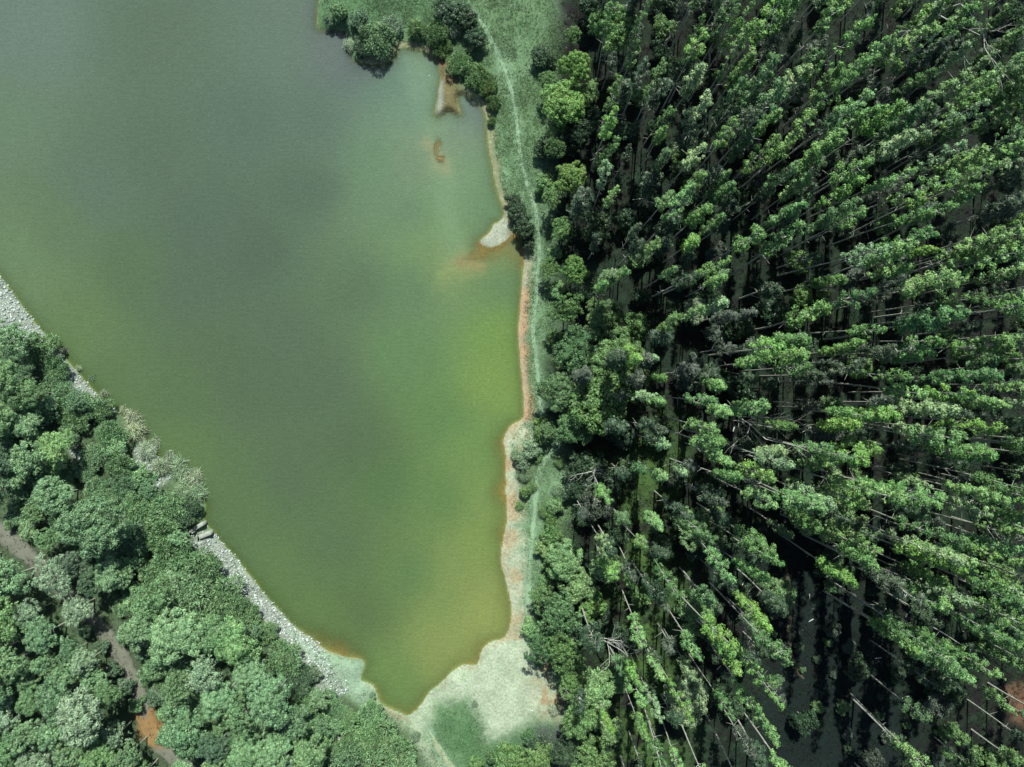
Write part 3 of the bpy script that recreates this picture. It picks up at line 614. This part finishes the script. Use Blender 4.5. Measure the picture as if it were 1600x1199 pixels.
# the wood goes on past the edges of the place seen: one mass
def bulk(name, pts, meshes, tone):
    VV, FF, TT, o = [], [], [], 0
    for (x, y) in pts:
        me = meshes[int(rng.integers(len(meshes)))]; n = len(me.vertices); v = np.empty(n * 3, np.float32); me.vertices.foreach_get('co', v); v = v.reshape(-1, 3)
        f = np.empty(len(me.loops), np.int32); me.loops.foreach_get('vertex_index', f); f = f.reshape(-1, 4)
        tt = np.empty(n, np.float32); me.attributes['tint'].data.foreach_get('value', tt)
        an = rng.random() * 6.28; c, s_ = math.cos(an), math.sin(an); s2 = rng.uniform(0.85, 1.05)
        VV.append(np.stack([x + (v[:, 0] * c - v[:, 1] * s_) * s2, y + (v[:, 0] * s_ + v[:, 1] * c) * s2, v[:, 2] * s2 + 1], 1)); FF.append(f + o); TT.append(tt); o += n
    ob = link(name, mesh_np(name, np.concatenate(VV), np.concatenate(FF), tint=np.concatenate(TT)), LEAF); ob.color = (*TONE[tone][0], 1); return ob
far = []
for i in range(400):
    q = (rng.uniform(8, 95), rng.uniform(-82, 80))
    px, py = pix(*q)
    if (px > 1505 or py < 5 or py > 1200) and px > 905 and all((q[0] - a) ** 2 + (q[1] - b) ** 2 > 12 for a, b in far): far.append(q)
fo = bulk('surrounding_wood', rest + far, [m[1] for m in SLIM], 'mid')
fo['label'] = 'tall plantation wood carrying on past the edges of the clearing and frame'; fo['category'] = 'woodland'; fo['kind'] = 'stuff'

# shorter young trees among the tall ones, canopy shade put into dark leaf tones
mids = []; tries = 0
while len(mids) < 230 and tries < 20000:
    tries += 1
    px = rng.uniform(892, 1560); py = rng.uniform(0, 1190); x, y = P(px, py)
    if not inside(np.array([x]), np.array([y]), FL)[0]: continue
    if 1165 < px < 1290 and 840 < py < 1199: continue
    if 930 < px < 1110 and 640 < py < 1199 and rng.random() < 0.35: continue
    if any(inside(np.array([px]), np.array([py]), Z)[0] for Z, kp in OPEN[:2]) and rng.random() < 0.8: continue
    if any((x - a) ** 2 + (y - b) ** 2 < 2.6 ** 2 for a, b in mids): continue
    mids.append((x, y))
for (x, y) in mids:
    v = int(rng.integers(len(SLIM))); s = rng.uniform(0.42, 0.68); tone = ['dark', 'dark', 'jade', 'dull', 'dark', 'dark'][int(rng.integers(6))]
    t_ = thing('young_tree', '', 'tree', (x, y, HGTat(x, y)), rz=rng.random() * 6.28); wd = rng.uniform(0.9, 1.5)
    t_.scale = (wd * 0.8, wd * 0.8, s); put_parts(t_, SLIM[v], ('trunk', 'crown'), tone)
    cp = pix(x, y, 23 * s); THINGS.append(dict(o=t_, kind='young', tone=tone, size=wd * 0.85, px=cp[0], py=cp[1]))

# understory between the rows
ub = []
while len(ub) < 150:
    px = rng.uniform(885, 1600); py = rng.uniform(0, 1199); 
    x, y = P(px, py)
    if not inside(np.array([x]), np.array([y]), FL)[0]: continue
    if 1175 < px < 1290 and 830 < py < 1199 and rng.random() < 0.85: continue
    if 930 < px < 1100 and 640 < py < 1199 and rng.random() < 0.6: continue
    if any((px - a) ** 2 + (py - b) ** 2 < 30 ** 2 for a, b in ub): continue
    ub.append((px, py))
for a, b in ub:
    plant('low', a, b, rng.uniform(13, 26), ['dark', 'dark', 'dull', 'mid', 'dark'][int(rng.integers(5))], hscale=rng.uniform(1.0, 1.8))

for i in range(46):
    px, py = (rng.uniform(1180, 1320), rng.uniform(870, 1199)) if i < 30 else (rng.uniform(1350, 1480), rng.uniform(1040, 1199))
    if abs(px - 1228) < 14 and py < 1070: continue
    plant('low', px, py, rng.uniform(5, 13), ['dark', 'dull', 'jade'][int(rng.integers(3))], hscale=0.8)
# ------------------------------------------------------------------ bare and dead trees
DEADM = [dead_tree(400, 9, 0.6, 0.16), dead_tree(401, 24, 0.45, 0.22), dead_tree(402, 12, 0.55, 0.13), dead_tree(403, 24, 0.12, 0.13)]
for a, b in DEADM: a.materials.append(DEADWOOD); b.materials.append(DEADWOOD)
for v, px, py, sc, lab in [(0, 938, 735, 0.8, 'small bare white dead tree among the dark scrub right of the footpath bend'),
                           (1, 1345, 100, 1.0, 'bleached leafless dead tree with a spreading crown near the top edge'),
                           (2, 915, 985, 1.0, 'bare forked pale dead tree in the dark gap below right shore'),
                           (2, 912, 1045, 0.7, 'small bare pale tree with claw like limbs by the beach corner'),
                           (3, 1130, 632, 0.85, 'thin bare leaning dead tree left of centre in the plantation'),
                           (1, 1470, 840, 1.05, 'leafless pale dead tree by the right edge of the picture'),
                           (0, 1148, 935, 0.9, 'short bare dead tree beside the bright sun-tinted strips of floor'),
                           (0, 875, 1000, 0.5, 'twiggy bare dead sapling over the grey green bushes by the beach')]:
    x, y = P(px, py); t_ = thing('dead_tree', lab, 'dead tree', (x, y, HGTat(x, y)), 'bare dead trees in the wood', rng.random() * 6.28); t_.scale = (sc,) * 3
    for nm, me in zip(('trunk', 'branches'), DEADM[v]):
        c = bpy.data.objects.new(nm, me); COL.objects.link(c); c.parent = t_

for i in range(18):       # wind-thrown branches on the floor
    px, py = rng.uniform(930, 1450), rng.uniform(600, 1190)
    x, y = P(px, py); z = HGTat(x, y); t_ = thing('fallen_branch', '', 'branch', (x, y, z + 0.12), rz=0); sc = rng.uniform(0.35, 0.6)
    t_.scale = (sc,) * 3; t_.rotation_euler = (R(90), 0, rng.random() * 6.28)
    for nm, me in zip(('stem', 'twigs'), DEADM[0]):
        c = bpy.data.objects.new(nm, me); COL.objects.link(c); c.parent = t_
    THINGS.append(dict(o=t_, kind='log', tone='dull', size=sc * 40, px=px, py=py))
# ------------------------------------------------------------------ labels: place, look, and order among the look-alikes
def phrase(kind, px, py):
    if kind in ('slim', 'young') or px > 1010:
        cx = ['by the wood edge', 'left of mid wood', 'in mid wood', 'right of mid wood', 'by right edge'][int(np.clip((px - 880) / 145, 0, 4))]
        cy = ['at top', 'in upper part', 'above centre height', 'below centre height', 'in lower part', 'at bottom'][int(np.clip(py / 200, 0, 5))]
        return cx + ' ' + cy
    if px > 770:
        return ['above the shore path', 'near the sandy point', 'above the leafy cluster', 'by the leafy cluster', 'right of the lower beach', 'by the beach corner'][int(np.clip(py / 200, 0, 5))]
    if py < 250: return 'by the inlet at the top' if px < 640 else 'beside the orange earth spit'
    cy = 'above the sluice' if py < 800 else 'level with stones' if py < 950 else 'near ochre soil' if py < 1120 else 'at bottom'
    cx = 'left edge' if px < 70 else 'left of the track' if (px - 0) * 1.15 + 810 < py else 'near the lake' if px > 0.93 * (py - 430) - 60 + 0 else 'on left bank'
    return cx + ', ' + cy if px < 770 else cx
KW = {'log': 'fallen branch', 'young': 'shaded young tree', 'slim': 'slender tree', 'broad': 'round crowned tree', 'fine': 'feathery tree', 'shrub': 'shrub', 'reed': 'reed clump', 'low': 'bush'}
GRP = {'log': 'fallen branches on the forest floor', 'young': 'shaded young trees between the tall ones', 'slim': 'slender trees of the plantation', 'broad': 'round crowned broadleaf trees', 'fine': 'feathery crowned trees', 'shrub': 'leafy shrubs along the banks', 'reed': 'reed clumps at the water', 'low': 'low bushes under and beside the wood'}
ORD = ['first', 'second', 'third', 'fourth', 'fifth', 'sixth', 'seventh', 'eighth', 'ninth', 'tenth', 'eleventh', 'twelfth']
NUM = {2: 'two', 3: 'three', 4: 'four', 5: 'five', 6: 'six', 7: 'seven', 8: 'eight', 9: 'nine', 10: 'ten', 11: 'eleven', 12: 'twelve'}
cells = {}
for d in THINGS:
    if d['kind'] in ('slim', 'young'): sz = 'wide' if d['size'] > 1.03 else 'narrow'
    elif d['kind'] in ('broad', 'fine'): sz = 'big' if d['size'] > 31 else 'small'
    elif d['kind'] == 'reed': sz = 'large' if d['size'] > 13 else 'little'
    else: sz = 'large' if d['size'] > 20 else 'little'
    base = f"{sz} {TONE[d['tone']][1] if d['kind'] != 'log' else 'pale bare'} {KW[d['kind']]} {phrase(d['kind'], d['px'], d['py'])}"
    d['o']['group'] = GRP[d['kind']]
    cells.setdefault(base, []).append(d)
for base, L in cells.items():
    if len(L) == 1: L[0]['o']['label'] = base; continue
    sx = np.ptp([d['px'] for d in L]); sy = np.ptp([d['py'] for d in L]); ax_ = 'px' if sx > sy else 'py'
    L.sort(key=lambda d: d[ax_]); frm = 'left' if ax_ == 'px' else 'top'
    for i, d in enumerate(L):
        if len(L) == 2: q = (('left one', 'right one') if frm == 'left' else ('upper one', 'lower one'))[i]
        else: q = f"{ORD[min(i, 11)]} from {frm}"
        d['o']['label'] = base + ', ' + q

# ------------------------------------------------------------------ stone facing, pebbles, grass: uncountable stuff
def scatter_in(pp, n, feather=0.3):
    pts = np.array(pp); lo, hi = pts.min(0), pts.max(0); c = rng.random((n * 6, 2)) * (hi - lo) + lo
    X = (c[:, 0] - 800) * S; Y = (599.5 - c[:, 1]) * S
    ok = sdf(X, Y, pp) + rng.normal(size=len(X)) * feather > 0; X, Y = X[ok][:n], Y[ok][:n]; return X, Y
def stones(name, areas, dens, smin, smax, c, label, cat, spread=0.25):
    b = np.array([(1,0,0),(-1,0,0),(0,1,0),(0,-1,0),(0,0,1),(0,0,-1)], float)
    f = np.array([(0,2,4),(2,1,4),(1,3,4),(3,0,4),(2,0,5),(1,2,5),(3,1,5),(0,3,5)])
    V, F, CC, o = [], [], [], 0
    for pp in areas:
        pts = np.array([P(*q) for q in pp]); area = abs(0.5 * np.sum(pts[:, 0] * np.roll(pts[:, 1], -1) - pts[:, 1] * np.roll(pts[:, 0], -1)))
        X, Y = scatter_in(pp, int(area * dens))
        for x, y in zip(X, Y):
            if gridval(LAND, x, y) < -0.2: continue
            s = smin + (smax - smin) * rng.random() ** 3.5 * 1.6; q = b * (0.7 + 0.6 * rng.random((6, 1))) * s * np.array((1, 1, 0.7)); an = rng.random() * 3
            q = q @ np.array([(math.cos(an), math.sin(an), 0.2), (-math.sin(an), math.cos(an), 0.1), (-0.1, -0.2, 1)])
            V.append(q + (x, y, HGTat(x, y) + s * 0.2)); F.append(f + o); o += 6; k = 1 + rng.normal() * spread; CC.append(np.repeat([alb(c) * max(k, 0.35)], 6, 0))
    ob = link(name, mesh_np(name, np.concatenate(V), np.concatenate(F), False, np.clip(np.concatenate(CC), 0, 0.8)), STONEM)
    ob['label'] = label; ob['category'] = cat; ob['kind'] = 'stuff'; return ob
stones('stone_facing', RIP, 42, 0.05, 0.17, (214, 226, 208), 'pale broken stone facing along the sloping left bank of the lake', 'stones', 0.34)
stones('beach_pebbles', [[(700,1040),(780,1020),(820,1010),(840,1060),(850,1110),(760,1130),(720,1090),(660,1110)], [(786,840),(824,850),(822,990),(800,985),(790,900)], [(520,1030),(562,1040),(590,1100),(560,1090),(520,1060)]], 0.6, 0.05, 0.13, (216, 220, 204), 'scattered pale pebbles on the sandy lake beach', 'pebbles')

def grass(name, n, region, c, label, hgt=0.28, blades=5, wd=0.045, cvar=0.25, sparse=False):
    X, Y = scatter_in(region, n, 0.6)
    ok = (gridval(LAND, X, Y) > 0.7); gc = gridval(C, X, Y); br = gc.sum(-1)
    if not sparse: ok &= br < alb((205, 216, 190)).sum()
    X0 = X; X, Y = X[ok], Y[ok]; gc = gc[ok]
    ok = (fbm(X, Y, 2.2, 77) + rng.normal(size=len(X)) * 0.35) > (0.3 if sparse else -0.05); X, Y, gc = X[ok], Y[ok], gc[ok]
    m = len(X); Z = np.array([HGTat(a, b) for a, b in zip(X, Y)])
    V, CC = [], []
    for k in range(blades):
        an = rng.random(m) * 6.28; ln = rng.uniform(0.5, 1.2, m); L = hgt * rng.uniform(0.6, 1.5, m)
        d = np.stack([np.cos(an) * np.sin(ln), np.sin(an) * np.sin(ln), np.cos(ln)], 1) * L[:, None]; sd_ = np.stack([-np.sin(an), np.cos(an), np.zeros(m)], 1) * wd
        b0 = np.stack([X, Y, Z - 0.03], 1) + rng.normal(size=(m, 3)) * (0.08, 0.08, 0)
        V.append(np.stack([b0 - sd_, b0 + sd_, b0 + d], 1)); kk = (1 + rng.normal(size=m) * cvar)[:, None].clip(0.4, 1.9)
        CC.append(np.repeat((gc * 0.5 + alb(c) * 0.5) * kk, 3, 0).reshape(m, 3, 3))
    V = np.concatenate(V).reshape(-1, 3); CC = np.concatenate(CC).reshape(-1, 3)
    ob = link(name, mesh_np(name, V, np.arange(len(V)).reshape(-1, 3), False, np.clip(CC, 0.005, 0.7)), GRASSM)
    ob['label'] = label; ob['category'] = 'grass'; ob['kind'] = 'stuff'
GRASS_PP = [(498,-40),(498,38),(560,60),(630,70),(700,80),(722,140),(760,180),(770,270),(785,335),(818,380),(818,650),(812,700),(812,780),(822,850),(826,960),(850,1000),(860,930),(890,860),(900,760),(870,700),(850,640),(850,560),(870,480),(868,300),(872,100),(880,-40)]
grass('grass', 30000, GRASS_PP, (150, 186, 126), 'rough pale green grass either side of the shore path')
grass('stone_weeds', 1500, RIP[0], (110, 150, 84), 'weeds growing between the stones by the upper left bank', 0.3, 5, 0.05, 0.3, True)
grass('stone_tufts', 1800, RIP[1], (110, 150, 84), 'weeds growing between the stones below the concrete sluice', 0.3, 5, 0.05, 0.3, True)
grass('beach_weeds', 2600, BEACH, (140, 180, 120), 'sparse low weeds growing over the pale sand of the beach', 0.16, 5, 0.03, 0.3, True)
grass('undergrowth', 34000, [(880,0),(1600,0),(1600,1199),(905,1199),(860,960),(900,760)], (30, 54, 28), 'dark low undergrowth on the shaded floor of the plantation', 0.34, 5, 0.06, 0.45)
grass('bank_undergrowth', 9000, [(-20,500),(60,545),(170,650),(300,810),(420,980),(540,1120),(640,1230),(-20,1230)], (84, 118, 66), 'low undergrowth beneath the trees of the left bank', 0.34, 5, 0.06, 0.4)
grass('meadow_grass', 6000, [(560,1070),(620,1110),(660,1180),(700,1110),(740,1100),(770,1170),(840,1130),(880,1140),(890,1230),(560,1230)], (126, 168, 110), 'green grass in the hollow below the bottom beach')

# ------------------------------------------------------------------ small concrete sluice in the stone bank
CONC = simple_mat('weathered_concrete', (0.20, 0.235, 0.19), 0.25, 3, c2=(0.27, 0.31, 0.25))
def beam(a, b, wdt, z0, z1, bev=0.05):
    (ax_, ay_), (bx_, by_) = P(*a), P(*b); d = unit(np.array((bx_ - ax_, by_ - ay_))); n = np.array((-d[1], d[0])) * wdt / 2
    pr = [(ax_ - n[0], ay_ - n[1]), (bx_ - n[0], by_ - n[1]), (bx_ + n[0], by_ + n[1]), (ax_ + n[0], ay_ + n[1])]
    cxy = np.mean(pr, 0); V = [(x, y, z0) for x, y in pr] + [(x, y, z1 - bev) for x, y in pr]
    for x, y in pr: q = cxy + (np.array((x, y)) - cxy) * np.array((1 - 2 * bev / max(wdt, 1), 1 - 2 * bev / max(wdt, 1))); V.append((q[0], q[1], z1))
    F = [(3, 2, 1, 0), (8, 9, 10, 11)] + [(i + o, (i + 1) % 4 + o, (i + 1) % 4 + o + 4, i + o + 4) for o in (0, 4) for i in range(4)]
    return np.array(V), np.array(F)
sx_, sy_ = P(315, 828)
sl_ = thing('concrete_sluice', 'small grey concrete sluice with two wing walls in the stone bank', 'sluice', (sx_, sy_, 0))
def cpart(name, b):
    V, F = b; o = link(name, mesh_np(name, V - np.array((sx_, sy_, 0)), F), CONC, sl_); return o
cpart('wing_wall', beam((308,825), (323,815.5), 0.55, -1.0, 1.35))
cpart('wing_wall', beam((316,837.5), (334,830), 0.62, -1.0, 1.2))
cpart('crest_slab', beam((294,835.5), (309,823.5), 0.34, 0.6, 1.75))
cpart('apron', beam((305,834), (326,824), 1.1, -1.2, 0.10))
cpart('gate_post', beam((309,829), (311,828), 0.2, 0.0, 1.95))
cpart('gate_post', beam((314,836), (316,835), 0.2, 0.0, 1.85))
ll = [o['label'] for o in bpy.data.objects if 'label' in o]; print('LONG', sum(len(q.split()) > 16 for q in ll), max(ll, key=lambda q: len(q.split())))
print('OBJECTS', len(bpy.data.objects), 'THINGS', len(THINGS))
